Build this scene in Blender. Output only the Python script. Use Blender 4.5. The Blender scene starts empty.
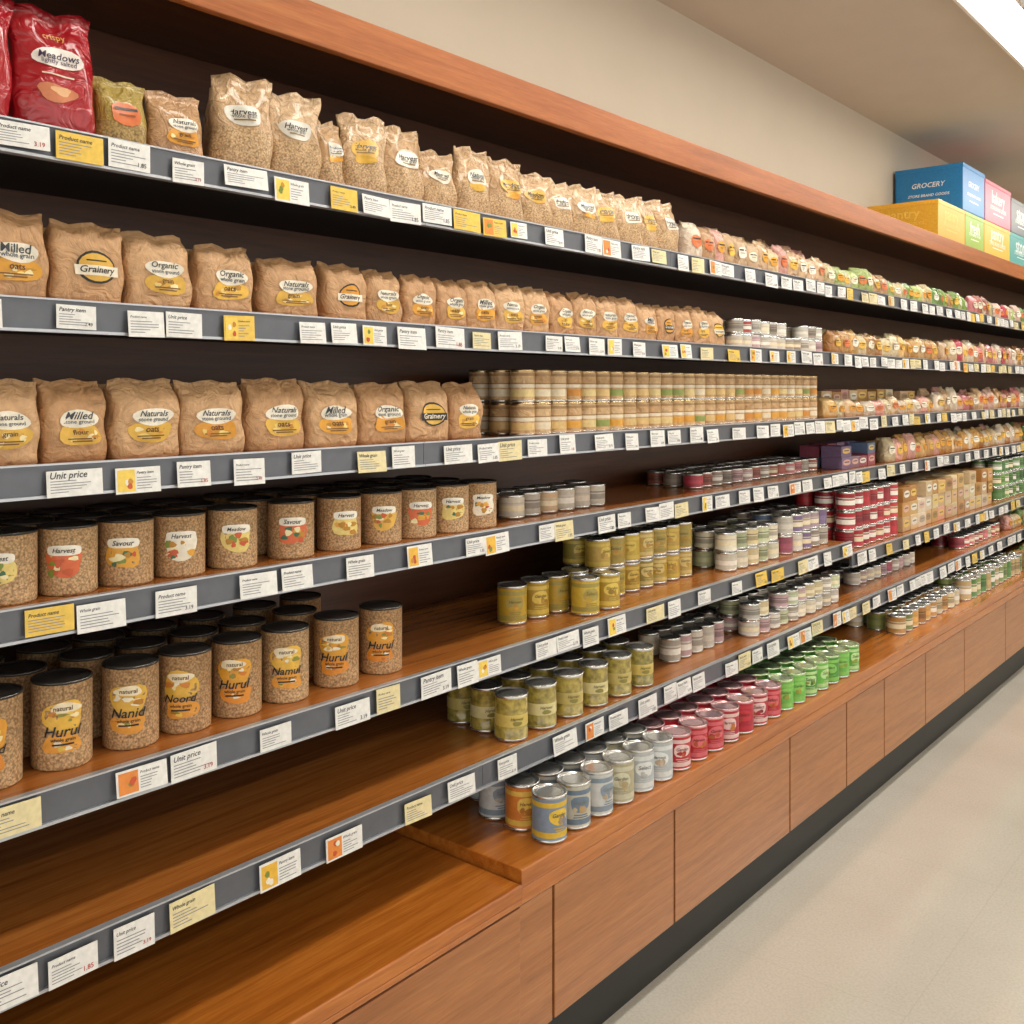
import bpy, math, random
from mathutils import Vector
random.seed(7)
R=random.Random(11)
scene=bpy.context.scene

def lin(h):
    h=h.lstrip('#'); o=[]
    for i in (0,2,4):
        c=int(h[i:i+2],16)/255
        o.append(c/12.92 if c<=0.04045 else ((c+0.055)/1.055)**2.4)
    return (o[0],o[1],o[2],1.0)
def mul(c,k): return (min(1,c[0]*k),min(1,c[1]*k),min(1,c[2]*k),1.0)
def mixc(a,b,t): return tuple(a[i]*(1-t)+b[i]*t for i in range(3))+(1.0,)

# ------------------------------------------------------------------ materials
def newmat(name):
    m=bpy.data.materials.new(name); m.use_nodes=True
    nt=m.node_tree; b=nt.nodes['Principled BSDF']
    return m,nt,b
def N(nt,t,**k):
    n=nt.nodes.new(t)
    for a,v in k.items():
        if a in n.inputs: n.inputs[a].default_value=v
        else: setattr(n,a,v)
    return n
def mixrgb(nt,mode,fac,a,b):
    n=nt.nodes.new('ShaderNodeMix'); n.data_type='RGBA'; n.blend_type=mode
    for s,v in ((0,fac),(6,a),(7,b)):
        if hasattr(v,'type') and hasattr(v,'links'): nt.links.new(v,n.inputs[s])
        else: n.inputs[s].default_value=v
    return n.outputs[2]
def ramp(nt,src,stops):
    r=nt.nodes.new('ShaderNodeValToRGB'); cr=r.color_ramp
    while len(cr.elements)<len(stops): cr.elements.new(0.5)
    for e,(p,c) in zip(cr.elements,stops): e.position=p; e.color=c
    nt.links.new(src,r.inputs[0]); return r.outputs[0]
def g(v): return (v,v,v,1)

MATS={}
def attr_mat(name,rough,metal=0,kind=None,coat=0,bs=24.0,bd=0.012):
    m,nt,b=newmat(name)
    a=N(nt,'ShaderNodeAttribute',attribute_name='Col'); col=a.outputs['Color']
    tc=N(nt,'ShaderNodeTexCoord')
    if kind=='kraft':
        n1=N(nt,'ShaderNodeTexNoise',Scale=55.0,Detail=5.0); nt.links.new(tc.outputs['Object'],n1.inputs['Vector'])
        col=mixrgb(nt,'MULTIPLY',1.0,col,ramp(nt,n1.outputs[0],[(0.3,g(0.84)),(0.7,g(1.12))]))
        n2=N(nt,'ShaderNodeTexNoise',Scale=bs,Detail=4.0,Distortion=1.8); nt.links.new(tc.outputs['Object'],n2.inputs['Vector'])
        bp=N(nt,'ShaderNodeBump',Strength=1.0,Distance=bd); nt.links.new(n2.outputs[0],bp.inputs['Height']); nt.links.new(bp.outputs[0],b.inputs['Normal'])
    elif kind=='oat':
        v=N(nt,'ShaderNodeTexVoronoi',Scale=210.0); nt.links.new(tc.outputs['Object'],v.inputs['Vector'])
        col=mixrgb(nt,'MULTIPLY',1.0,col,ramp(nt,v.outputs['Distance'],[(0.0,(1.2,1.18,1.15,1)),(0.4,g(1.0)),(0.8,(0.62,0.54,0.46,1))]))
        v2=N(nt,'ShaderNodeTexNoise',Scale=240.0,Detail=2.0); nt.links.new(tc.outputs['Object'],v2.inputs['Vector'])
        col=mixrgb(nt,'MULTIPLY',1.0,col,ramp(nt,v2.outputs[0],[(0.38,g(0.62)),(0.5,g(1.0)),(0.65,g(1.12))]))
    elif kind=='foil':
        n2=N(nt,'ShaderNodeTexNoise',Scale=22.0,Detail=2.0,Distortion=1.5); nt.links.new(tc.outputs['Object'],n2.inputs['Vector'])
        bp=N(nt,'ShaderNodeBump',Strength=0.9,Distance=0.014); nt.links.new(n2.outputs[0],bp.inputs['Height']); nt.links.new(bp.outputs[0],b.inputs['Normal'])
    elif kind=='glass':
        n1=N(nt,'ShaderNodeTexNoise',Scale=60.0,Detail=3.0); nt.links.new(tc.outputs['Object'],n1.inputs['Vector'])
        col=mixrgb(nt,'MULTIPLY',1.0,col,ramp(nt,n1.outputs[0],[(0.35,g(0.55)),(0.65,g(1.25))]))
    else:
        n1=N(nt,'ShaderNodeTexNoise',Scale=90.0,Detail=2.0); nt.links.new(tc.outputs['Object'],n1.inputs['Vector'])
        col=mixrgb(nt,'MULTIPLY',1.0,col,ramp(nt,n1.outputs[0],[(0.3,g(0.9)),(0.7,g(1.05))]))
    nt.links.new(col,b.inputs['Base Color'])
    b.inputs['Roughness'].default_value=rough; b.inputs['Metallic'].default_value=metal
    b.inputs['Coat Weight'].default_value=coat
    MATS[name]=m; return m
attr_mat('printed_label',0.38)
attr_mat('kraft_paper',0.55,kind='kraft')
attr_mat('glossy_pouch_film',0.3,kind='kraft',coat=0.35,bs=30.0,bd=0.014)
attr_mat('oat_flakes',0.45,kind='oat')
attr_mat('foil_pouch',0.25,kind='foil',coat=0.4)
attr_mat('tin_metal',0.25,metal=0.9)
attr_mat('jar_glass',0.15,kind='glass',coat=0.6)
attr_mat('matte_black',0.35)

def wood(name,c1,c2,c3,axis='Y',rough=0.32,k=1,coat=0.0):
    m,nt,b=newmat(name)
    tc=N(nt,'ShaderNodeTexCoord'); mp=N(nt,'ShaderNodeMapping')
    s={'Y':(26,1.2,26),'Z':(22,22,1.1)}[axis]
    mp.inputs['Scale'].default_value=s
    nt.links.new(tc.outputs['Object'],mp.inputs['Vector'])
    n=N(nt,'ShaderNodeTexNoise',Scale=1.6,Detail=8.0,Roughness=0.62,Distortion=0.6); nt.links.new(mp.outputs[0],n.inputs['Vector'])
    mp2=N(nt,'ShaderNodeMapping'); mp2.inputs['Scale'].default_value=tuple(x*7 for x in s); nt.links.new(tc.outputs['Object'],mp2.inputs['Vector'])
    n2=N(nt,'ShaderNodeTexNoise',Scale=2.0,Detail=4.0); nt.links.new(mp2.outputs[0],n2.inputs['Vector'])
    col=ramp(nt,n.outputs[0],[(0.28,c1),(0.5,c2),(0.75,c3)])
    col=mixrgb(nt,'MULTIPLY',1.0,col,ramp(nt,n2.outputs[0],[(0.35,g(0.86)),(0.65,g(1.06))]))
    nt.links.new(col,b.inputs['Base Color']); b.inputs['Roughness'].default_value=rough
    b.inputs['Coat Weight'].default_value=coat; b.inputs['Coat Roughness'].default_value=0.12
    bp=N(nt,'ShaderNodeBump',Strength=0.08,Distance=0.002); nt.links.new(n2.outputs[0],bp.inputs['Height']); nt.links.new(bp.outputs[0],b.inputs['Normal'])
    MATS[name]=m; return m
wood('counter_wood',lin('99531b'),lin('b56925'),lin('c87c32'),rough=.25,coat=.35)
wood('shelf_wood',lin('8c4f1e'),lin('a8642a'),lin('ba7738'),rough=0.27,coat=.3)
wood('door_wood',lin('93592c'),lin('aa6c3a'),lin('b87b46'),rough=0.3,coat=.25)
wood('header_wood',lin('8a4d24'),lin('a25d2f'),lin('b06e3b'),rough=0.33)
wood('back_panel_wood',lin('3e1f0e'),lin('4f2b14'),lin('5e361a'),rough=0.42)

def plain(name,col,rough,metal=0,nscale=30,var=0.06,bump=0):
    m,nt,b=newmat(name); tc=N(nt,'ShaderNodeTexCoord')
    n=N(nt,'ShaderNodeTexNoise',Scale=float(nscale),Detail=4.0); nt.links.new(tc.outputs['Object'],n.inputs['Vector'])
    c=ramp(nt,n.outputs[0],[(0.3,mul(col,1-var)),(0.7,mul(col,1+var))]); nt.links.new(c,b.inputs['Base Color'])
    b.inputs['Roughness'].default_value=rough; b.inputs['Metallic'].default_value=metal
    MATS[name]=m; return m
plain('strip_grey',lin('62656c'),0.33,0.25)
plain('strip_edge',lin('bcbfc5'),0.3,0.5)
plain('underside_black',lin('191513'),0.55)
plain('toe_kick_black',lin('191b19'),0.5)
plain('seam_dark',lin('140a05'),0.7)
plain('wall_paint',lin('c2b7a5'),0.8,nscale=3,var=0.02)
plain('ceiling_paint',lin('c2b9a9'),0.9,nscale=4,var=0.02)
plain('fixture_white',lin('e8e6e0'),0.5)
# floor
m,nt,b=newmat('polished_floor'); tc=N(nt,'ShaderNodeTexCoord')
n1=N(nt,'ShaderNodeTexNoise',Scale=1.7,Detail=6.0,Roughness=0.6); nt.links.new(tc.outputs['Object'],n1.inputs['Vector'])
n2=N(nt,'ShaderNodeTexNoise',Scale=130.0,Detail=2.0); nt.links.new(tc.outputs['Object'],n2.inputs['Vector'])
c=ramp(nt,n1.outputs[0],[(0.3,lin('c6c0b4')),(0.7,lin('d0cbc0'))])
c=mixrgb(nt,'MULTIPLY',1.0,c,ramp(nt,n2.outputs[0],[(0.35,g(0.92)),(0.6,g(1.03))]))
br=N(nt,'ShaderNodeTexBrick',Scale=1.0); br.offset=0.0
br.inputs['Color1'].default_value=g(1);br.inputs['Color2'].default_value=g(0.985);br.inputs['Mortar'].default_value=g(0.93)
br.inputs['Mortar Size'].default_value=0.002; br.inputs['Brick Width'].default_value=0.9; br.inputs['Row Height'].default_value=0.9
nt.links.new(tc.outputs['Object'],br.inputs['Vector'])
c=mixrgb(nt,'MULTIPLY',1.0,c,br.outputs[0])
nt.links.new(c,b.inputs['Base Color'])
nt.links.new(ramp(nt,n1.outputs[0],[(0.3,g(0.12)),(0.7,g(0.18))]),b.inputs['Roughness'])
b.inputs['Coat Weight'].default_value=0.5; b.inputs['Coat Roughness'].default_value=0.08
MATS['polished_floor']=m
m,nt,b=newmat('light_diffuser'); b.inputs['Base Color'].default_value=g(1)
b.inputs['Emission Color'].default_value=(1.0,0.955,0.875,1); b.inputs['Emission Strength'].default_value=22.0
MATS['light_diffuser']=m

# ------------------------------------------------------------------ mesh builder
class MB:
    def __init__(s): s.v=[];s.f=[];s.m=[];s.c=[];s.s=[]
    def add(s,verts,faces,mat,col,smooth=True):
        o=len(s.v); s.v.extend(verts); n=len(faces)
        for i,f in enumerate(faces):
            s.f.append(tuple(o+k for k in f))
            s.m.append(mat[i] if isinstance(mat,list) else mat)
            s.c.append(col[i] if isinstance(col,list) else col)
            s.s.append(smooth[i] if isinstance(smooth,list) else smooth)
    def box(s,a,b,mat,col=(1,1,1,1)):
        x0,y0,z0=a;x1,y1,z1=b
        v=[(x0,y0,z0),(x1,y0,z0),(x1,y1,z0),(x0,y1,z0),(x0,y0,z1),(x1,y0,z1),(x1,y1,z1),(x0,y1,z1)]
        f=[(0,3,2,1),(4,5,6,7),(0,1,5,4),(1,2,6,5),(2,3,7,6),(3,0,4,7)]
        s.add(v,f,mat,col,False)
    def build(s,name,parent=None,bevel=0):
        me=bpy.data.meshes.new(name); me.from_pydata(s.v,[],s.f)
        used=[]
        for k in s.m:
            if k not in used: used.append(k)
        for k in used: me.materials.append(MATS[k])
        ix={k:i for i,k in enumerate(used)}
        me.polygons.foreach_set('material_index',[ix[k] for k in s.m])
        me.polygons.foreach_set('use_smooth',s.s)
        at=me.attributes.new('Col','FLOAT_COLOR','CORNER')
        d=[]
        for f,c in zip(s.f,s.c): d.extend(list(c)*len(f))
        at.data.foreach_set('color',d)
        me.update()
        ob=bpy.data.objects.new(name,me); scene.collection.objects.link(ob)
        if parent: ob.parent=parent
        if bevel:
            bm=ob.modifiers.new('bevel','BEVEL'); bm.width=bevel; bm.segments=2; bm.limit_method='ANGLE'
        return ob
def empty(name):
    e=bpy.data.objects.new(name,None); scene.collection.objects.link(e); return e

class XF:   # u = right seen from the aisle, w = outward, z = up
    def __init__(s,x,y,z,a=0.0): s.x=x;s.y=y;s.z=z;s.ca=math.cos(a);s.sa=math.sin(a)
    def __call__(s,u,w,z): return (s.x+w*s.ca+u*s.sa, s.y+u*s.ca-w*s.sa, s.z+z)

TXT={}
def text_tpl(word):
    if word in TXT: return TXT[word]
    cu=bpy.data.curves.new('t','FONT'); cu.body=word; cu.offset=0.012; cu.resolution_u=2; cu.shear=0.25 if word[0].isupper() else 0
    ob=bpy.data.objects.new('t',cu); scene.collection.objects.link(ob)
    dg=bpy.context.evaluated_depsgraph_get(); dg.update()
    me=ob.evaluated_get(dg).to_mesh()
    vs=[(v.co.x,v.co.y) for v in me.vertices]; fs=[tuple(p.vertices) for p in me.polygons]
    nz=[p.normal.z for p in me.polygons]
    fs=[f if z>0 else tuple(reversed(f)) for f,z in zip(fs,nz)]
    ob.evaluated_get(dg).to_mesh_clear(); bpy.data.objects.remove(ob); bpy.data.curves.remove(cu)
    x0=min(v[0] for v in vs);x1=max(v[0] for v in vs);y0=min(v[1] for v in vs);y1=max(v[1] for v in vs)
    W=x1-x0
    vs=[((x-(x0+x1)/2)/W,(y-(y0+y1)/2)/W) for x,y in vs]
    TXT[word]=(vs,fs,(y1-y0)/W); return TXT[word]
def ell_tpl(a,b,n=18,p=2.0,wob=0,rnd=R):
    vs=[(0,0)];fs=[]; ph=rnd.random()*6
    for k,rr in enumerate((0.5,1.0)):
        for i in range(n):
            t=2*math.pi*i/n; c,s=math.cos(t),math.sin(t)
            q=(abs(c)**p+abs(s)**p)**(-1/p)*rr*(1+wob*math.sin(3*t+ph))
            vs.append((a*c*q,b*s*q))
    for i in range(n):
        j=(i+1)%n
        fs.append((0,1+i,1+j)); fs.append((1+i,1+n+i,1+n+j,1+j))
    return vs,fs
def rect_tpl(a,b,nx=4):
    vs=[];fs=[]
    for i in range(nx+1):
        x=-a+2*a*i/nx; vs+= [(x,-b),(x,b)]
    for i in range(nx): k=2*i; fs.append((k,k+2,k+3,k+1))
    return vs,fs
def decal(mb,tpl,mapf,cx,cy,sc,eps,col,mat='printed_label'):
    vs,fs=tpl[0],tpl[1]
    mb.add([mapf(cx+x*sc,cy+y*sc,eps) for x,y in vs],fs,mat,col,True)

# ------------------------------------------------------------------ products
def can(mb,x,y,z,r,h,body,lid='tin',seg=20,bodymat='printed_label',bands=None,rot=0,lidcol=None,rim=True):
    xf=XF(x,y,z,rot)
    silver=lin('cfcfcc')
    if lid=='tin':
        prof=[(r*0.93,0,'tin_metal',silver),(r*1.0,0.003,'tin_metal',silver),(r*1.0,0.007,'tin_metal',silver)]
        b0,b1=0.008,h-0.008
    else:
        prof=[(r*0.95,0,bodymat,body),(r,0.003,bodymat,body)]
        b0,b1=0.004,h-0.0045
    rb=r*0.975 if lid=='tin' else r
    cuts=[0.0,1.0]
    bands=bands or []
    for bz0,bz1,_ in bands: cuts+= [bz0,bz1]
    cuts=sorted(set(cuts))
    for a,b2 in zip(cuts[:-1],cuts[1:]):
        mid=(a+b2)/2; c=body; mt=bodymat
        for q0,q1,qc in bands:
            if q0<=mid<=q1: c=qc; mt='printed_label'
        prof.append((rb,b0+(b1-b0)*a,mt,c))
    if lid=='tin':
        lc=lidcol or silver
        prof+=[(rb,b1,'tin_metal',lc),(r,h-0.005,'tin_metal',lc),(r*1.0,h,'tin_metal',lc),(r*0.93,h,'tin_metal',lc),(r*0.92,h-0.004,'tin_metal',mul(lc,0.9)),(r*0.7,h-0.004,'tin_metal',mul(lc,0.8)),(r*0.66,h-0.0025,'tin_metal',lc)]
    else:
        k=lidcol or lin('262321')
        prof+=[(r,b1,'matte_black',k),(r*1.015,h-0.0045,'matte_black',k),(r*1.015,h-0.001,'tin_metal',lin('77736e')),(r*1.0,h,'tin_metal',lin('77736e')),(r*0.95,h,'matte_black',k),(r*0.94,h-0.003,'matte_black',mul(k,1.5))]
    vs=[];fs=[];ms=[];cs=[];sm=[]
    n=len(prof)
    for (rr,zz,_,_) in prof:
        for i in range(seg):
            t=2*math.pi*i/seg; vs.append(xf(rr*math.sin(t),rr*math.cos(t),zz))
    for j in range(n-1):
        for i in range(seg):
            k=(i+1)%seg
            fs.append((j*seg+i,j*seg+k,(j+1)*seg+k,(j+1)*seg+i)); ms.append(prof[j][2]); cs.append(prof[j][3]); sm.append(True)
    fs.append(tuple((n-1)*seg+i for i in range(seg))); ms.append(prof[-1][2]); cs.append(prof[-1][3]); sm.append(False)
    mb.add(vs,fs,ms,cs,sm)
    def mp(a,b,eps,phi0=0.0):
        t=a/rb+phi0
        return xf((rb+eps)*math.sin(t),(rb+eps)*math.cos(t),b)
    return mp

YEL=[lin('dfa032'),lin('dc9a30'),lin('e8b848'),lin('dcae44')]
def oat_can(mb,x,y,z,r,h,front=True,style=0):
    rot=R.uniform(-0.2,0.2)+0.6
    body=mixc(lin('caa67c'),lin('dabb90'),R.random())
    mp=can(mb,x,y,z,r,h,body,lid='cap',seg=32 if front else 18,bodymat='oat_flakes',rot=rot)
    if not front: return
    yc=R.choice(YEL); k=lin('1d1a18')
    art=[mixc(yc,lin('c9582c'),.6),lin('f0dfa8'),lin('b47a24'),lin('e8c456'),lin('8a8a3a'),lin('efe6cc')]
    if style==0:
        decal(mb,ell_tpl(r*0.66,h*0.18,wob=0.11,p=2.6),mp,0,h*0.61,1,0.0006,yc)
        decal(mb,ell_tpl(r*0.50,h*0.06,wob=0.12),mp,R.uniform(-.006,.006),h*0.71,1,0.0011,lin('eddfbe'))
        decal(mb,ell_tpl(r*0.62,h*0.11,p=3.2,wob=.09),mp,R.uniform(-.005,.005),h*0.31,1,0.0006,mixc(yc,lin('e9822f'),0.45))
        for q in range(7): decal(mb,ell_tpl(r*R.uniform(.06,.2),h*R.uniform(.015,.04),wob=.2,n=9),mp,R.uniform(-.45,.45)*r,h*R.uniform(.54,.66),1,0.0012+.0001*q,R.choice(art))
        for q in range(4): decal(mb,ell_tpl(r*R.uniform(.06,.16),h*R.uniform(.012,.03),wob=.2,n=9),mp,R.uniform(-.4,.4)*r,h*R.uniform(.24,.33),1,0.0009+.0001*q,R.choice(art))
        decal(mb,text_tpl(R.choice(['Namul','Noord','Hurul','Nanid'])),mp,0,h*0.45,r*1.2,0.0022,k)
        decal(mb,text_tpl('natural'),mp,0,h*0.71,r*0.6,0.0020,lin('5a3a1c'))
        decal(mb,text_tpl('whole grain'),mp,0,h*0.35,r*0.8,0.0018,lin('3c2210'))
        decal(mb,rect_tpl(r*0.35,h*0.010),mp,0,h*0.30,1,0.0016,k)
    else:
        c2=R.choice([lin('e0a53a'),lin('e6cf7a'),lin('d8693a'),lin('ece3cf'),lin('e0b04a')])
        decal(mb,ell_tpl(r*0.6,h*0.22,p=3,wob=0.1),mp,0.002,h*0.50,1,0.0006,c2)
        decal(mb,ell_tpl(r*0.58,h*0.075,p=4),mp,0.002,h*0.66,1,0.0011,lin('efe9da'))
        decal(mb,text_tpl(R.choice(['Savour','Meadow','Harvest'])),mp,0.002,h*0.66,r*0.75,0.0020,k)
        for q in range(9):
            decal(mb,ell_tpl(r*R.uniform(.07,.2),h*R.uniform(.025,.06),wob=0.2,n=9),mp,R.uniform(-.42,.42)*r,h*R.uniform(.33,.56),1,0.0012+q*.0001,R.choice([lin('7d8f3a'),lin('c9582c'),lin('3d6b4a'),lin('b98222'),lin('efe2b0'),lin('e0a53a')]))

def bag(mb,x,y,z,W,D,H,col,mat='kraft_paper',lower=None,yaw=0.0,res=1,puff=1.0,style='brick',labels=None,amp=0.0025,sealcol=None):
    hw,hd=W/2,D/2
    p=[R.uniform(0,6.28) for _ in range(4)]; lean=R.uniform(-0.5,1.0)*hd*0.35; skew=R.uniform(-0.05,0.05)*W
    if style=='brick':
        keys=[(0,.95,.86,5),(.03,1,.98,6),(.3,1.0,1.02,6),(.6,.985,.98,6),(.76,.975,.86,6),(.87,.965,.55,6),(.935,.955,.16,6),(.95,.96,.09,8),(1,.965,.06,8)]
    else:
        keys=[(0,.90,.80,3.4),(.04,.97,.98,3.2),(.25,1.0,1.06,2.8),(.5,.96,.94,2.7),(.72,.93,.62,2.8),(.86,.95,.25,4),(.92,.985,.09,8),(.93,.99,.06,8),(1,1.0,.05,8)]
    def prof(t):
        t=max(0,min(1,t))
        for a,b in zip(keys[:-1],keys[1:]):
            if t<=b[0]:
                q=(t-a[0])/(b[0]-a[0]); return [a[i]+(b[i]-a[i])*q for i in (1,2,3)]
        return keys[-1][1:]
    xf=XF(x,y,z,yaw)
    def surf(sx,sy,t,eps=0.0):
        w_,d_,n=prof(t)
        q=(abs(sx)**n+abs(sy)**n)**(-1/n)
        u=sx*q*(hw*w_+eps); w=sy*q*(hd*d_*(puff if t>.1 else 1)+eps)
        env=math.sin(math.pi*min(1,max(0,t)))*(1 if t<.9 else .6)
        w+=sy*amp*env*(math.sin(6*sx+p[0]+5*t)+math.sin(9*t+p[1]-4*sx)*.7)
        w+=amp*1.8*(t>.85)*math.sin(7*sx+p[2])
        u+=amp*.8*math.sin(11*t+p[3])+skew*t*t
        w+=lean*max(0,t-.6)**1.5*2
        zz=H*t+ (t>.8)*amp*1.1*math.sin(5*sx+p[2])
        return xf(u,w,zz)
    nq=7 if res else 3
    per=[]
    for side in range(4):
        for i in range(nq):
            a=-1+2*i/nq
            per.append([(a,1),(1,-a),(-a,-1),(-1,a)][side])
    ts=[0,.03,.1,.17,.24,.31,.38,.45,.52,.59,.66,.73,.8,.87,.93,.95,1] if res else [0,.04,.3,.55,.75,.87,.94,1]
    vs=[];fs=[];cs=[];ms=[]
    n=len(per)
    for t in ts:
        for sx,sy in per: vs.append(surf(sx,sy,t))
    sc=sealcol or mul(col,0.84)
    for j in range(len(ts)-1):
        tm=(ts[j]+ts[j+1])/2
        for i in range(n):
            k=(i+1)%n
            fs.append((j*n+i,j*n+k,(j+1)*n+k,(j+1)*n+i))
            if lower and tm<lower[0]: cs.append(lower[1]); ms.append('oat_flakes')
            else: cs.append(sc if tm>.92 else col); ms.append(mat)
    fs.append(tuple((len(ts)-1)*n+i for i in range(n))); cs.append(sc); ms.append(mat)
    fs.append(tuple(reversed(range(n)))); cs.append(col); ms.append(mat)
    mb.add(vs,fs,ms,cs,True)
    ex=.0012 if res else .003
    def mp(a,b,eps): return surf(a/hw,1.0,b/H,eps+ex)
    if labels: labels(mb,mp,W,H)
    return mp

K=lin('221c18')
def lab_kraft(mb,mp,W,H):
    s=R.random(); yc=R.choice(YEL); cx=R.uniform(0,.08)*W
    if s<.84:
        decal(mb,ell_tpl(W*.31,H*.13,wob=.07,p=2.8),mp,cx,H*.34,1,0.0006,yc)
        decal(mb,ell_tpl(W*.29,H*.11,wob=.07),mp,cx,H*.53,1,0.0012,lin('ece4d2'))
        decal(mb,text_tpl(R.choice(['Naturals','Organic','Milled'])),mp,cx,H*.57,W*.40,0.0024,lin('33383f'))
        decal(mb,text_tpl(R.choice(['stone ground','whole grain'])),mp,cx,H*.49,W*.42,0.0024,lin('3f4f60'))
        for q in range(6): decal(mb,ell_tpl(W*R.uniform(.03,.08),H*R.uniform(.015,.04),wob=.2,n=9),mp,cx+W*R.uniform(-.22,.22),H*R.uniform(.26,.39),1,0.0012+q*.0001,R.choice([mixc(yc,lin('c9702c'),.6),lin('f0dfa8'),lin('c08a2c'),lin('e9cf78')]))
        decal(mb,text_tpl(R.choice(['oats','grain','flour'])),mp,cx,H*.37,W*.2,0.0024,lin('5b3210'))
        decal(mb,rect_tpl(W*.2,H*.008),mp,cx,H*.29,1,0.0020,lin('7b5526'))
        decal(mb,rect_tpl(W*.14,H*.008),mp,cx,H*.26,1,0.0020,lin('7b5526'))
    else:
        decal(mb,ell_tpl(W*.27,H*.2,wob=.02),mp,cx,H*.46,1,0.0006,K)
        decal(mb,ell_tpl(W*.24,H*.17),mp,cx,H*.46,1,0.0012,yc)
        decal(mb,rect_tpl(W*.29,H*.06,8),mp,cx,H*.42,1,0.0022,lin('efe6d2') if s<.93 else K)
        decal(mb,text_tpl('Grainery'),mp,cx,H*.42,W*.46,0.0032,K if s<.93 else lin('efe6d2'))
        decal(mb,rect_tpl(W*.14,H*.008),mp,cx,H*.54,1,0.0018,K)
def lab_tall(mb,mp,W,H):
    cx=R.uniform(-.02,.08)*W; s=R.random()
    c=R.choice([lin('ece6d8'),lin('e5ddca'),lin('ece6d8'),lin('e0b355'),lin('dcd8cc')])
    decal(mb,ell_tpl(W*.32,H*.11,p=2.4,wob=.08),mp,cx,H*.58,1,0.0008,c)
    decal(mb,text_tpl(R.choice(['Meadows','Harvest','Naturals'])),mp,cx,H*.61,W*.46,0.0022,lin('39546a') if s<.5 else K)
    decal(mb,text_tpl('whole grain'),mp,cx,H*.56,W*.4,0.0022,lin('5a5348'))
    decal(mb,rect_tpl(W*.16,H*.008),mp,cx,H*.525,1,0.0020,lin('8a6b3a'))
    if s<.4: decal(mb,ell_tpl(W*.22,H*.05,wob=.12),mp,cx,H*.44,1,0.0010,R.choice(YEL))
def lab_small(mb,mp,W,H):
    c=R.choice([lin('ece6d8'),R.choice(YEL),lin('eadfc8'),R.choice(YEL),lin('d8743f')])
    decal(mb,ell_tpl(W*.3,H*.17,n=10,p=2.8),mp,0,H*.5,1,0.0006,c)
    decal(mb,rect_tpl(W*.22,H*.02,2),mp,0,H*.57,1,0.0016,K)
    decal(mb,rect_tpl(W*.15,H*.015,2),mp,0,H*.48,1,0.0016,mul(c,.5))
def lab_red(mb,mp,W,H):
    decal(mb,ell_tpl(W*.34,H*.085,wob=.04),mp,0,H*.60,1,0.0008,lin('f0e8e0'))
    decal(mb,text_tpl('Meadows'),mp,0,H*.615,W*.5,0.0026,lin('3a2c44'))
    decal(mb,text_tpl('lightly salted'),mp,0,H*.56,W*.42,0.0026,lin('5d4c5c'))
    decal(mb,text_tpl('crispy'),mp,0,H*.77,W*.26,0.0018,lin('e8a25a'))
    decal(mb,ell_tpl(W*.24,H*.07,wob=.16),mp,0,H*.32,1,0.0008,lin('c97a52'))
    decal(mb,ell_tpl(W*.12,H*.035,wob=.2),mp,W*.05,H*.34,1,0.0014,lin('e0b080'))
    decal(mb,rect_tpl(W*.2,H*.006),mp,0,H*.46,1,0.0010,lin('e6d2c0'))
def kcol(): return mixc(lin('bd9064'),lin('cfa67a'),R.random())

def carton(mb,x,y,z,W,D,H,col,yaw=0,band=None):
    xf=XF(x,y,z,yaw); a,d=W/2,D/2; e=min(W,D,H)*.03
    pts=[]
    for zz,k in ((0,e),(e,0),(H-e,0),(H,e)):
        for (u,w) in ((-a+k,d-k),(a-k,d-k),(a-k,-d+k),(-a+k,-d+k)): pts.append(xf(u,w,zz))
    fs=[]
    for j in range(3):
        for i in range(4):
            k=(i+1)%4; fs.append((j*4+i,j*4+k,j*4+4+k,j*4+4+i))
    fs.append((12,13,14,15)); fs.append((3,2,1,0))
    mb.add(pts,fs,'printed_label',col,False)
    mp=lambda p,q,eps: xf(p,d+eps,q)
    if band:
        decal(mb,ell_tpl(a*.75,H*.25,n=10,p=3),mp,0,H*.55,1,.0008,band)
        decal(mb,rect_tpl(a*.5,H*.05,1),mp,0,H*.58,1,.0014,mul(col,.4))
    return mp

# ------------------------------------------------------------------ dimensions
HE=1.664
SH={1:(1.80,2.108),2:(1.80,1.796),3:(1.80,1.497),4:(1.77,1.253),5:(1.68,0.960),6:(1.60,0.732)}
YA,YB=-0.6,12.0
XW=-2.24
D5R,Z5R,YS=1.68,0.905,4.33

# ------------------------------------------------------------------ shelving
shelving=empty('supermarket_shelving')
def shelf(i,D,Zc,y0,y1):
    mb=MB(); top=Zc+.025
    mb.box((XW+.02,y0,top-.018),(-D-.004,y1,top),'shelf_wood')
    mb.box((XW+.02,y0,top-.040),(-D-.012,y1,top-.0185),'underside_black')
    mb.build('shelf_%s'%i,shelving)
    mb=MB(); yy=y0
    while yy<y1-.01:
        e=min(yy+1.2,y1)-.0015
        mb.box((-D-.010,yy,Zc-.026),(-D,e,Zc+.027),'strip_grey')
        mb.box((-D-.010,yy,Zc+.0272),(-D+.004,e,Zc+.0305),'strip_edge')
        mb.box((-D-.014,yy,Zc-.0315),(-D+.006,e,Zc-.0262),'strip_edge')
        yy+=1.2
    mb.build('price_rail_%s'%i,shelving)
for i,(D,Zc) in SH.items():
    shelf(i,D,Zc,YA,YS if i==5 else YB)
shelf('5_low',D5R,Z5R,YS+.002,YB)
mb=MB(); mb.box((XW,YA,.5635),(XW+.018,YB,2.512),'back_panel_wood'); mb.build('back_panel',shelving)
mb=MB()
mb.box((-1.825,YA,2.444),(-1.80,YB,2.54),'header_wood')
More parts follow.
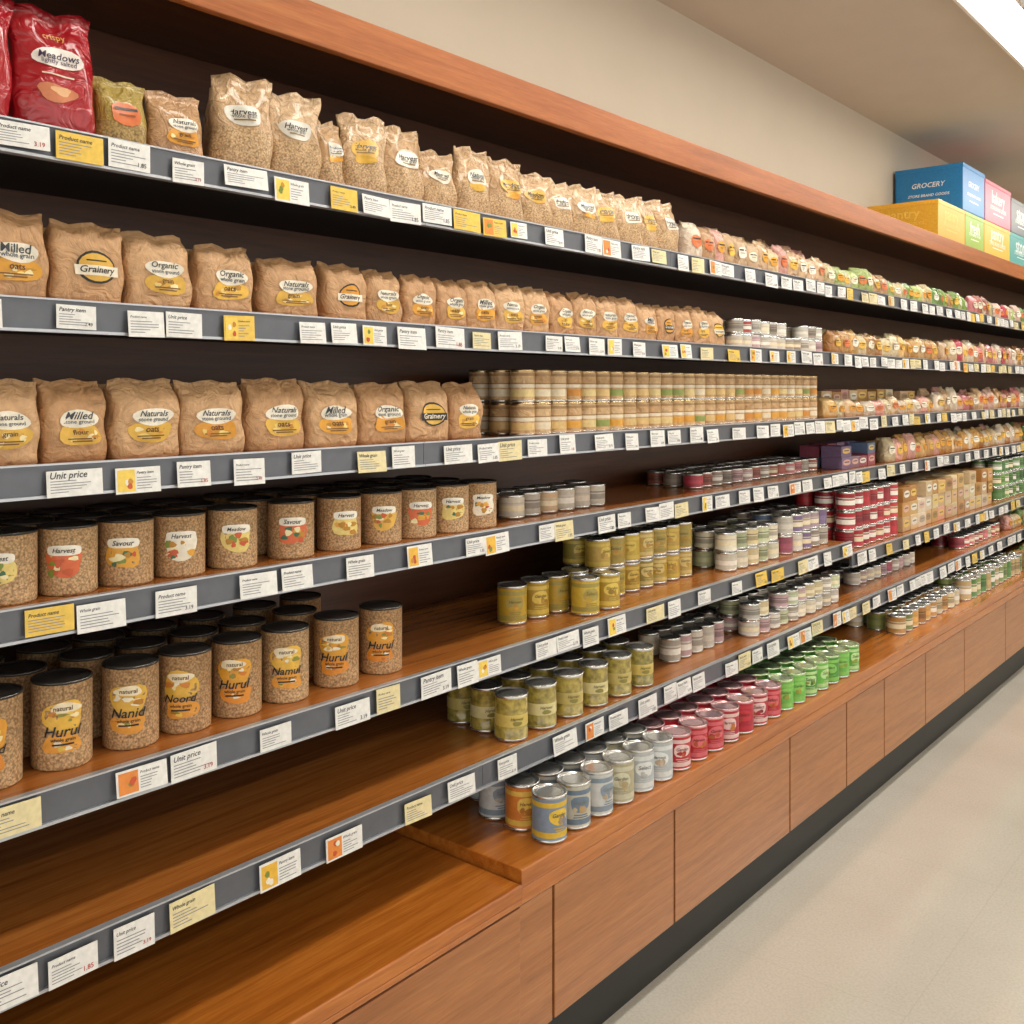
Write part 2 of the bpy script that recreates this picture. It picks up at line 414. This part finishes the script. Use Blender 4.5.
mb.box((XW,YA,2.515),(-1.8255,YB,2.54),'header_wood')
mb.box((XW+.02,YA,2.49),(-1.8255,YB,2.5145),'back_panel_wood')
mb.build('header_board',shelving,bevel=.003)

# ------------------------------------------------------------------ base cabinet
cab=empty('base_cabinet')
STEP=1.766
mb=MB()
mb.box((XW,STEP,.520),(-1.45,YB,.562),'counter_wood')
mb.box((-1.475,STEP,.482),(-1.45,YB,.5198),'counter_wood')
mb.build('countertop_right',cab,bevel=.003)
mb=MB()
mb.box((XW,YA,.500),(-1.445,STEP-.004,.532),'counter_wood')
mb.box((-1.47,YA,.486),(-1.445,STEP-.004,.4998),'counter_wood')
mb.build('countertop_left',cab,bevel=.003)
mb=MB(); mb.box((XW,YA,.15),(-1.485,YB,.4815),'seam_dark'); mb.build('carcass',cab)
seams=[STEP+.002,1.90,2.46,3.22,3.72,4.12,4.64,5.23,6.0,6.7,7.4,8.1,8.8,9.5,10.2,11,12.0]
mb=MB()
for a,b2 in zip(seams[:-1],seams[1:]):
    mb.box((-1.4845,a+.0045,.152),(-1.462,b2-.0045,.472),'door_wood')
for a,b2 in ((YA,.2),(.2,STEP)):
    mb.box((-1.4845,a+.0035,.152),(-1.452,b2-.0035,.476),'door_wood')
mb.build('door_panels',cab,bevel=.0015)
mb=MB(); mb.box((XW,YA,0),(-1.50,YB,.15),'toe_kick_black'); mb.build('toe_kick',cab)

# ------------------------------------------------------------------ price tags
def tags(D,Zc,y0,y1,dens=.2):
    mb=MB(); y=y0
    while y<y1:
        w=R.uniform(.070,.108); h=R.uniform(.043,.055); tilt=R.uniform(-.03,.03)
        zc=Zc-.004+R.uniform(-.007,.005); X=-D+.0075; s=R.random()
        kick=R.uniform(.001,.006)
        def mp(a,b,eps,X=X,y=y,zc=zc,h=h,tilt=tilt,kick=kick):
            return (X+eps+kick*(.5-b/h), y+a, zc+b+a*tilt)
        v=[];
        for e in (0,.0015):
            v+=[mp(-w/2,-h/2,e),mp(w/2,-h/2,e),mp(w/2,h/2,e),mp(-w/2,h/2,e)]
        tagc=R.choice([lin('ecebe7')]*8+[lin('e9c353'),lin('e7d9a8')])
        mb.add(v,[(4,5,6,7),(3,2,1,0),(0,1,5,4),(1,2,6,5),(2,3,7,6),(3,0,4,7)],'printed_label',tagc,False)
        ink=lin('34343a'); gr=lin('8c8c92'); x0=-w*.44
        if s<.22:
            c=R.choice([lin('e8b63c'),lin('e38a3a'),lin('f0cf5a'),lin('f0cf5a')])
            decal(mb,rect_tpl(w*.19,h*.42,1),mp,-w*.27,0,1,.002,c)
            for q in range(3): decal(mb,ell_tpl(w*.06,h*.12,n=8,wob=.1),mp,-w*.27+R.uniform(-.1,.1)*w,R.uniform(-.25,.2)*h,1,.0024+q*.0002,R.choice([lin('c4502c'),lin('7d8c3a'),lin('f0ead8'),lin('c98a2c')]))
            x0=-w*.04
        ww=w*.44-x0
        tw=min(ww*.8,w*R.uniform(.4,.7))
        decal(mb,text_tpl(R.choice(['Product name','Whole grain','Unit price','Pantry item'])),mp,x0+tw/2,h*.28,tw,.002,ink)
        for q in range(5):
            l=ww*R.uniform(.35,.95)
            decal(mb,rect_tpl(l/2,h*.015,1),mp,x0+l/2,h*(.10-q*.105),1,.002,gr)
        if s>.6: decal(mb,text_tpl(R.choice(['2.49','3.19','1.85'])),mp,w*.30,-h*.28,w*.2,.0025,R.choice([ink,ink,lin('b33a2c')]))
        y+=max(w+.012,dens*R.uniform(.55,1.25)) if R.random()<.75 else w+.008
    mb.build('price_tags')
tags(1.80,SH[1][1],.70,11.5,.165)
tags(1.80,SH[2][1],.72,11.5,.165)
tags(1.80,SH[3][1],.89,11.5,.17)
tags(1.77,SH[4][1],.83,11.5,.18)
tags(1.68,SH[5][1],.72,YS-.05,.19)
tags(D5R,Z5R,YS+.1,11.5,.19)
tags(1.60,SH[6][1],.68,11.5,.19)

# ------------------------------------------------------------------ shelf 1
z=SH[1][1]+.0255
mb=MB()
for yc in (.732,.890):
    bag(mb,-1.885,yc,z,.155,.09,.24,lin('a81c26'),'foil_pouch',style='pouch',labels=lab_red,amp=.004,yaw=.15,puff=1.1,sealcol=lin('8a1620'))
mb.build('red_snack_pouches')
mb=MB()
bag(mb,-1.88,1.025,z,.104,.07,.14,lin('b39a4a'),'glossy_pouch_film',style='pouch',labels=lab_small,lower=(.35,lin('ad9256')),yaw=.1)
bag(mb,-1.88,1.145,z,.122,.07,.14,kcol(),'glossy_pouch_film',style='pouch',labels=lab_kraft,yaw=.1)
spec=[(1.305,.14,.215),(1.445,.135,.208),(1.55,.08,.168),(1.655,.13,.20),(1.795,.138,.20),(1.93,.125,.165),(2.06,.14,.195),(2.20,.14,.19)]
y=2.335
while y<3.14: spec.append((y,R.uniform(.125,.14),R.uniform(.165,.195))); y+=.124
for yc,w,h in spec:
    c=mixc(lin('c09a6e'),lin('d2b088'),R.random())
    bag(mb,-1.885+R.uniform(-.01,.01),yc,z,w,.08,h,c,'glossy_pouch_film',style='pouch',labels=lab_tall,lower=(.42,lin('c6a67c')),yaw=R.uniform(0,.35),amp=.005,sealcol=mul(c,.92))
    if yc>1.3: bag(mb,-1.99,yc+.05,z,w,.08,h*R.uniform(.92,1.08),c,'glossy_pouch_film',style='pouch',lower=(.42,lin('c0a27c')),yaw=R.uniform(-.2,.2),res=0)
mb.build('grain_pouches')
def clutter(name,x_front,y0,y1,z,pal,hmin,hmax,wmin=.07,wmax=.1,rows=2,layers=1,kind='bag',dep=.07,style='brick'):
    mb=MB()
    for r in range(rows):
        y=y0+R.uniform(0,.02)
        while y<y1:
            w=R.uniform(wmin,wmax); zz=z
            if kind=='can': w=wmin
            for l in range(layers if R.random()<.85 else max(1,layers-1)):
                h=R.uniform(hmin,hmax); c=mul(R.choice(pal),R.uniform(.8,1.1)); X=x_front-dep/2-r*(dep+.012)+R.uniform(-.004,.004)
                if kind=='bag':
                    bag(mb,X,y+w/2,zz,w*.95,dep,h,c,R.choice(['kraft_paper','foil_pouch','glossy_pouch_film']),style=style,res=0,labels=lab_small if r==0 else None,yaw=R.uniform(-.1,.25))
                    zz+=h*1.0
                elif kind=='box':
                    carton(mb,X,y+w/2,zz,w*.96,dep,h,c,band=R.choice([lin('e8e4da'),mul(c,.6),lin('e5c46a'),lin('d8b0a0')]) if r==0 else None,yaw=R.uniform(-.03,.03)); zz+=h+.0005
                else:
                    rr=wmin/2*.97
                    b1=R.choice([lin('ece7dc'),lin('e6d9b8'),mul(c,.55),mul(c,1.25)])
                    can(mb,X,y+w/2,zz,rr,h,c,seg=14,bands=[(.28,.58,b1),(.66,.74,mul(b1,.7))]); zz+=h+.0005
            y+=w+ (R.uniform(0,.006))
        y0+=.012
    mb.build(name)
P_beige=[lin('ccaa80'),lin('bd9264'),lin('d8bd94'),lin('cfae88'),lin('d8a092'),lin('dccbb4')]
P_green=[lin('7f9c4a'),lin('a0b066'),lin('c2b284'),lin('628842'),lin('d4ccac'),lin('b99264')]
P_pink=[lin('c27476'),lin('b34250'),lin('d8b4a2'),lin('d4c4aa'),lin('a05848')]
P_gold=[lin('c99a54'),lin('bb8c4c'),lin('d8b274'),lin('ac783e'),lin('d6c59e')]
P_grey=[lin('bfb8ac'),lin('aca294'),lin('cfc8bb'),lin('978a7c'),lin('bc9c9e')]
P_red=[lin('a8262e'),lin('bb343a'),lin('921c28')]
P_yel=[lin('bd9c30'),lin('c9ac3e'),lin('ad8c2e'),lin('9c8c3c'),lin('c2a04a')]
P_purp=[lin('7a6688'),lin('96778c'),lin('647a9c'),lin('ab949e'),lin('a25466')]
P_pale=[lin('bdc29c'),lin('d3d0b8'),lin('aab08a'),lin('ddd4bd'),lin('c9b78c')]
clutter('packaged_pasta_bags',-1.84,3.19,4.40,z,P_beige,.11,.14,.075,.1,1,1)
clutter('packaged_pasta_bags',-1.925,3.22,4.38,z,P_beige,.15,.175,.08,.1,2,1)
clutter('dried_vegetable_packs',-1.84,4.46,6.6,z,P_green,.09,.13,.08,.12,3,1)
clutter('dried_vegetable_packs',-1.84,6.75,11.5,z,P_pink+P_green,.09,.14,.09,.13,2,1)

# ------------------------------------------------------------------ shelf 2
z=SH[2][1]+.0255
mb=MB()
spec=[(.800,.142,.165),(.948,.142,.160),(1.10,.14,.157),(1.254,.138,.15),(1.425,.15,.138),(1.59,.125,.142)]
y=1.715
while y<3.48: spec.append((y,R.uniform(.108,.118),R.uniform(.132,.145))); y+=.122
for i,(yc,w,h) in enumerate(spec):
    c=kcol()
    bag(mb,-1.885,yc,z,w,.085,h,c,labels=lab_kraft,yaw=R.uniform(.0,.16),amp=.0035,style='brick')
    if i>0: bag(mb,-1.985,yc-.02,z,w,.085,h,c,yaw=R.uniform(-.1,.1),res=0)
mb.build('kraft_grain_bags')
clutter('stacked_tins',-1.84,3.57,4.38,z,P_grey+[lin('b34a45'),lin('d8cfc0')],.056,.06,.075,.075,3,2,'can',.075)
clutter('pasta_packs',-1.84,4.5,6.0,z,P_gold,.10,.13,.09,.13,2,1)
clutter('dried_fruit_packs',-1.84,6.15,11.5,z,P_pink+P_beige,.11,.15,.09,.13,2,1)

# ------------------------------------------------------------------ shelf 3
z=SH[3][1]+.0255
mb=MB()
for y,w in ((.792,.125),(.922,.125),(1.068,.145),(1.224,.148),(1.385,.15),(1.548,.15),(1.711,.15),(1.871,.148),(2.015,.12)):
    c=kcol()
    bag(mb,-1.885,y,z,w,.09,R.uniform(.150,.162),c,labels=lab_kraft,yaw=R.uniform(0,.12),amp=.0035,style='brick')
    if y<1.95: bag(mb,-1.99,y+.02,z,w*.97,.09,.15,c,yaw=R.uniform(-.1,.1),res=0)
mb.build('kraft_grain_bags')
mb=MB()
for r in range(3):
    y=2.285
    while y<4.38:
        for l in range(2):
            base=mixc(lin('bd9668'),lin('d0b084'),R.random()); acc=R.choice([lin('d89e34'),lin('dcc688'),lin('8c9a4c'),lin('e0d3b6'),lin('d8b878'),lin('c8862e')])
            can(mb,-1.875-r*.082,y,z+l*.0985,.0375,.098,base,seg=18,bodymat='kraft_paper',bands=[(.12,.38,acc),(.44,.56,lin('e0d4bc')),(.58,.61,lin('8a6a42')),(.86,.96,lin('9c7a4e'))],lid='tin' ,lidcol=lin('c0a57c'))
        y+=.0785
mb.build('stacked_canisters')
clutter('cracker_packs',-1.84,4.46,5.9,z,P_beige+P_gold,.075,.10,.1,.14,1,1)
clutter('stacked_cracker_cartons',-1.94,4.6,5.9,z,P_gold+P_beige,.06,.07,.1,.14,1,2,'box',.09)
clutter('noodle_packs',-1.84,6.05,11.5,z,P_beige+P_pink,.1,.15,.09,.13,2,1)

# ------------------------------------------------------------------ shelf 4
z=SH[4][1]+.0255
mb=MB()
ys=(.80,.915,1.032,1.15,1.28,1.437,1.58,1.715,1.84,1.965,2.08)
for r in range(3):
    for q,y in enumerate(ys):
        yy=y-r*.03*(1 if r<2 else .5)
        oat_can(mb,-1.868-r*.112,yy,z,.0525,.128,front=(r==0),style=1)
mb.build('oat_canisters')
clutter('short_tins',-1.87,2.22,2.72,z,[lin('d0c8b8'),lin('bdb3a4'),lin('cfae88')],.07,.074,.083,.083,2,1,'can',.083)
clutter('fish_tins',-1.90,3.35,4.5,z,P_grey+P_pink,.055,.06,.08,.08,3,1,'can',.08)
clutter('purple_cartons',-1.84,4.6,5.05,z,P_purp,.05,.06,.1,.13,2,2,'box',.1)
clutter('rice_packs',-1.82,5.2,7.9,z,P_beige+P_gold,.10,.14,.09,.13,2,1)
clutter('tea_packs',-1.82,8.05,11.5,z,P_green+P_pink,.10,.14,.09,.13,2,1)

# ------------------------------------------------------------------ shelf 5
z=SH[5][1]+.0255
mb=MB()
ys=(.742,.868,1.002,1.118,1.24,1.365,1.51,1.648)
for r in range(3):
    for q,y in enumerate(ys):
        if r==1 and q>6: continue
        yy=y-r*.028
        oat_can(mb,-1.795-r*.118,yy,z,.0515,.156,front=(r==0 or q>5),style=0)
mb.build('tall_oat_canisters')
def label_tin(mb,x,y,z,r,h,c,acc,seg=20,lidcol=None):
    mp=can(mb,x,y,z,r,h,c,seg=seg,bands=[(.06,.2,mul(acc,.9)),(.80,.92,mul(acc,.9))],rot=.5+R.uniform(-.4,.4),lidcol=lidcol)
    decal(mb,ell_tpl(r*.6,h*.17,p=2.6,n=14,wob=.06),mp,0,h*.56,1,.0006,acc)
    decal(mb,text_tpl(R.choice(['Garden','Select','Harvest'])),mp,0,h*.60,r*.85,.0014,mul(c,.35))
    for q in range(3): decal(mb,ell_tpl(r*R.uniform(.1,.25),h*R.uniform(.04,.09),n=9,wob=.15),mp,R.uniform(-.4,.4)*r,h*R.uniform(.40,.5),1,.0010+q*.0001,mixc(mul(c,R.uniform(.5,1.1)),lin('d8a23c'),R.random()*.5))
    for q in range(2): decal(mb,rect_tpl(r*R.uniform(.25,.5),h*.012),mp,0,h*(.33-q*.05),1,.0010,mul(acc,.8))
    return mp
mb=MB()
YA_=[lin('e0cc84'),lin('dcc056'),lin('a8984a')]
for X,y in ((-1.86,2.22),(-1.86,2.325),(-1.86,2.425),(-1.765,2.45),(-1.765,2.56),(-1.86,2.525)):
    label_tin(mb,X,y,z,.044,.112,R.choice(P_yel),R.choice(YA_))
y=2.65
while y<3.24:
    for r in range(2):
        for l in range(2):
            label_tin(mb,-1.86-r*.09,y,z+l*.0985,.042,.098,R.choice(P_yel),R.choice(YA_),seg=16)
    y+=.087
mb.build('yellow_label_tins')
clutter('pale_green_tins',-1.74,3.32,3.75,z,P_pale,.07,.072,.085,.085,3,2,'can',.085)
clutter('purple_tins',-1.74,3.80,4.2,z,P_purp+P_grey,.075,.08,.085,.085,3,2,'can',.085)
zr=Z5R+.0255
clutter('red_tins',-1.72,4.42,5.0,zr,P_red,.085,.088,.09,.09,3,3,'can',.09)
clutter('stacked_cereal_cartons',-1.74,5.15,6.75,zr,P_beige+P_gold,.07,.08,.1,.13,2,3,'box',.11)
clutter('green_bean_tins',-1.74,7.0,8.5,zr,[lin('5a8545'),lin('789c50'),lin('446c38')],.085,.088,.09,.09,2,3,'can',.09)
clutter('stacked_biscuit_cartons',-1.74,8.75,11.5,zr,P_beige+P_pink,.07,.08,.1,.13,2,3,'box',.11)

# ------------------------------------------------------------------ shelf 6
z=SH[6][1]+.0255
mb=MB()
def jar(mb,x,y,z,r,h):
    c=mixc(lin('b09c4a'),lin('9a8e48'),R.random())
    mp=can(mb,x,y,z,r,h,c,seg=22,bodymat='jar_glass',bands=[(.3,.6,R.choice([lin('cfb860'),lin('c0ae66'),lin('d8cc94')]))],lidcol=lin('d8d8d4'),rot=.5)
    decal(mb,text_tpl('Harvest'),mp,0,h*.50,r*.8,.001,lin('4a4222'))
    decal(mb,ell_tpl(r*.3,h*.05,n=9,wob=.1),mp,0,h*.4,1,.001,lin('8a8240'))
for r,(X,y0,n) in enumerate(((-1.67,1.99,6),(-1.765,2.0,6),(-1.86,2.01,6))):
    for k in range(n): jar(mb,X,y0+k*.122,z,.0445,.118)
mb.build('olive_jars')
clutter('pate_tins',-1.70,2.85,3.22,z,P_grey,.08,.082,.075,.075,2,1,'can',.075)
clutter('pate_tins',-1.65,3.32,4.12,z,P_grey+P_pale,.06,.062,.08,.08,3,2,'can',.08)
clutter('pate_tins',-1.72,4.5,5.3,z,P_grey+P_purp,.06,.062,.08,.08,2,1,'can',.08)
clutter('bean_tins',-1.66,5.9,6.7,z,P_red+P_pink,.07,.072,.09,.09,2,1,'can',.09)
clutter('lentil_packs',-1.66,6.9,11.5,z,P_green+P_beige,.08,.105,.09,.12,2,1)

# ------------------------------------------------------------------ counter cans
z=.5625
mA=MB();mR=MB();mG=MB()
for r in range(4):
    X=-1.506-r*.094; y=[1.94,1.95,1.955,2.02][r]; k=0
    while y<3.93:
        if y<2.52:
            c,acc=R.choice([(lin('b4babe'),lin('dfe2e0')),(lin('8d9aa6'),lin('dcdcd6')),(lin('c0bcac'),lin('6f8296')),(lin('b0a888'),lin('d2cfb4')),(lin('c8cac8'),lin('8b9aa8'))])
            if r==1 and k==0: c,acc=lin('d07c34'),lin('e8c25a')
            if r==0 and k==0: c,acc=lin('7f8fa2'),lin('e3bd3e')
            label_tin(mA,X,y,z,.0445,.115,c,acc)
        elif y<3.16+r*.03:
            label_tin(mR,X,y,z,.0445,.105,R.choice([lin('b8202c'),lin('c4303e'),lin('aa1c34')]),R.choice([lin('e8c9c4'),lin('d96a72'),lin('c8323e')]),lidcol=lin('dcb4b8'))
        else:
            label_tin(mG,X,y,z,.0445,.105,R.choice([lin('5aa53e'),lin('6cbb4c'),lin('479034')]),R.choice([lin('bfe09a'),lin('8cc860'),lin('6cbb4c')]),seg=16,lidcol=lin('bcd2a8'))
        y+=.1; k+=1
mA.build('vegetable_tins'); mR.build('red_tomato_tins'); mG.build('green_pea_tins')
clutter('spice_jars',-1.52,4.5,5.35,z,P_gold+[lin('7f8a4c')],.08,.085,.085,.085,3,1,'can',.085)
clutter('green_tins',-1.50,5.45,6.6,z,[lin('5a8545'),lin('86995a'),lin('b9a070')],.10,.11,.085,.085,3,1,'can',.085)
clutter('herb_packs',-1.50,6.7,11.5,z,P_gold+P_green,.08,.12,.09,.12,2,1)

# ------------------------------------------------------------------ storage boxes on header
def storage(name,y0,y1,x0,x1,z0,h,col,word,tc):
    mb=MB(); cx=(x0+x1)/2
    W=y1-y0; D=x1-x0
    carton(mb,cx,(y0+y1)/2,z0,W,D,h,col)
    mpf=lambda p,q,eps:(x1+eps,(y0+y1)/2+p,z0+q)
    mps=lambda p,q,eps:(cx+p,y0-eps,z0+q)
    for mp,S in ((mpf,W),(mps,D)):
        decal(mb,text_tpl(word),mp,0,h*.62,S*.5,.001,tc)
        decal(mb,text_tpl('STORE BRAND GOODS'),mp,0,h*.40,S*.62,.001,tc)
        decal(mb,rect_tpl(S*.2,h*.015,1),mp,0,h*.26,1,.001,tc)
    mb.box((x0-.003,y0-.003,z0+h-.02),(x1+.003,y1+.003,z0+h+.002),'printed_label',mul(col,1.08))
    mb.build(name)
wt=lin('f0eee8')
zt=2.5405
storage('yellow_storage_box',5.98,6.50,-2.22,-1.815,zt,.21,lin('dba52c'),'pantry',lin('e8bd4c'))
storage('green_storage_box',6.51,6.92,-2.22,-1.815,zt,.21,lin('8fae3f'),'fresh',wt)
storage('yellow_storage_box',6.93,7.56,-2.22,-1.815,zt,.21,lin('dcb040'),'pantry',wt)
storage('teal_storage_box',7.57,8.2,-2.22,-1.815,zt,.21,lin('4c9c9a'),'store',wt)
storage('blue_storage_box',6.46,6.93,-2.22,-1.815,zt+.2125,.29,lin('1f78b4'),'GROCERY',wt)
storage('pink_storage_box',6.95,7.58,-2.22,-1.815,zt+.2125,.27,lin('cc6076'),'bakery',wt)
storage('grey_storage_box',7.60,8.2,-2.22,-1.815,zt+.2125,.24,lin('5f6468'),'store',wt)

# ------------------------------------------------------------------ room
def room(name,a,b,mat):
    mb=MB(); mb.box(a,b,mat); mb.build(name)
room('floor',(XW-.1,-3,-.1),(5,YB+.6,0),'polished_floor')
room('ceiling',(XW-.1,-3,3.3),(5,YB+.6,3.4),'ceiling_paint')
room('wall_left',(XW-.1,-3,0),(XW-.002,YB+.6,3.3),'wall_paint')
room('wall_far',(XW,YB+.5,0),(5,YB+.6,3.3),'wall_paint')
for X in (-1.15,1.9):
    e=empty('ceiling_light')
    mb=MB()
    mb.box((X-.105,1.0,3.262),(X-.09,11.0,3.2995),'fixture_white'); mb.box((X+.09,1.0,3.262),(X+.105,11.0,3.2995),'fixture_white')
    mb.box((X-.09,1.0,3.262),(X+.09,1.02,3.2995),'fixture_white'); mb.box((X-.09,10.98,3.262),(X+.09,11.0,3.2995),'fixture_white')
    mb.build('housing',e)
    mb=MB(); mb.box((X-.0895,1.021,3.268),(X+.0895,10.979,3.298),'light_diffuser'); mb.build('diffuser',e)

w=bpy.data.worlds.new('store_ambient'); scene.world=w; w.use_nodes=True
bg=w.node_tree.nodes['Background']; bg.inputs[0].default_value=(1.0,0.96,0.89,1); bg.inputs[1].default_value=1.55

cam=bpy.data.cameras.new('camera'); co=bpy.data.objects.new('camera',cam); scene.collection.objects.link(co)
co.location=(0,0,HE); co.rotation_euler=(math.radians(90),0,math.radians(39.96))
cam.sensor_width=36; cam.lens=35.156; cam.shift_y=-(512-388)/1024
scene.camera=co
try:
    scene.view_settings.view_transform='Standard'; scene.view_settings.look='None'
except Exception as ex: print(ex)
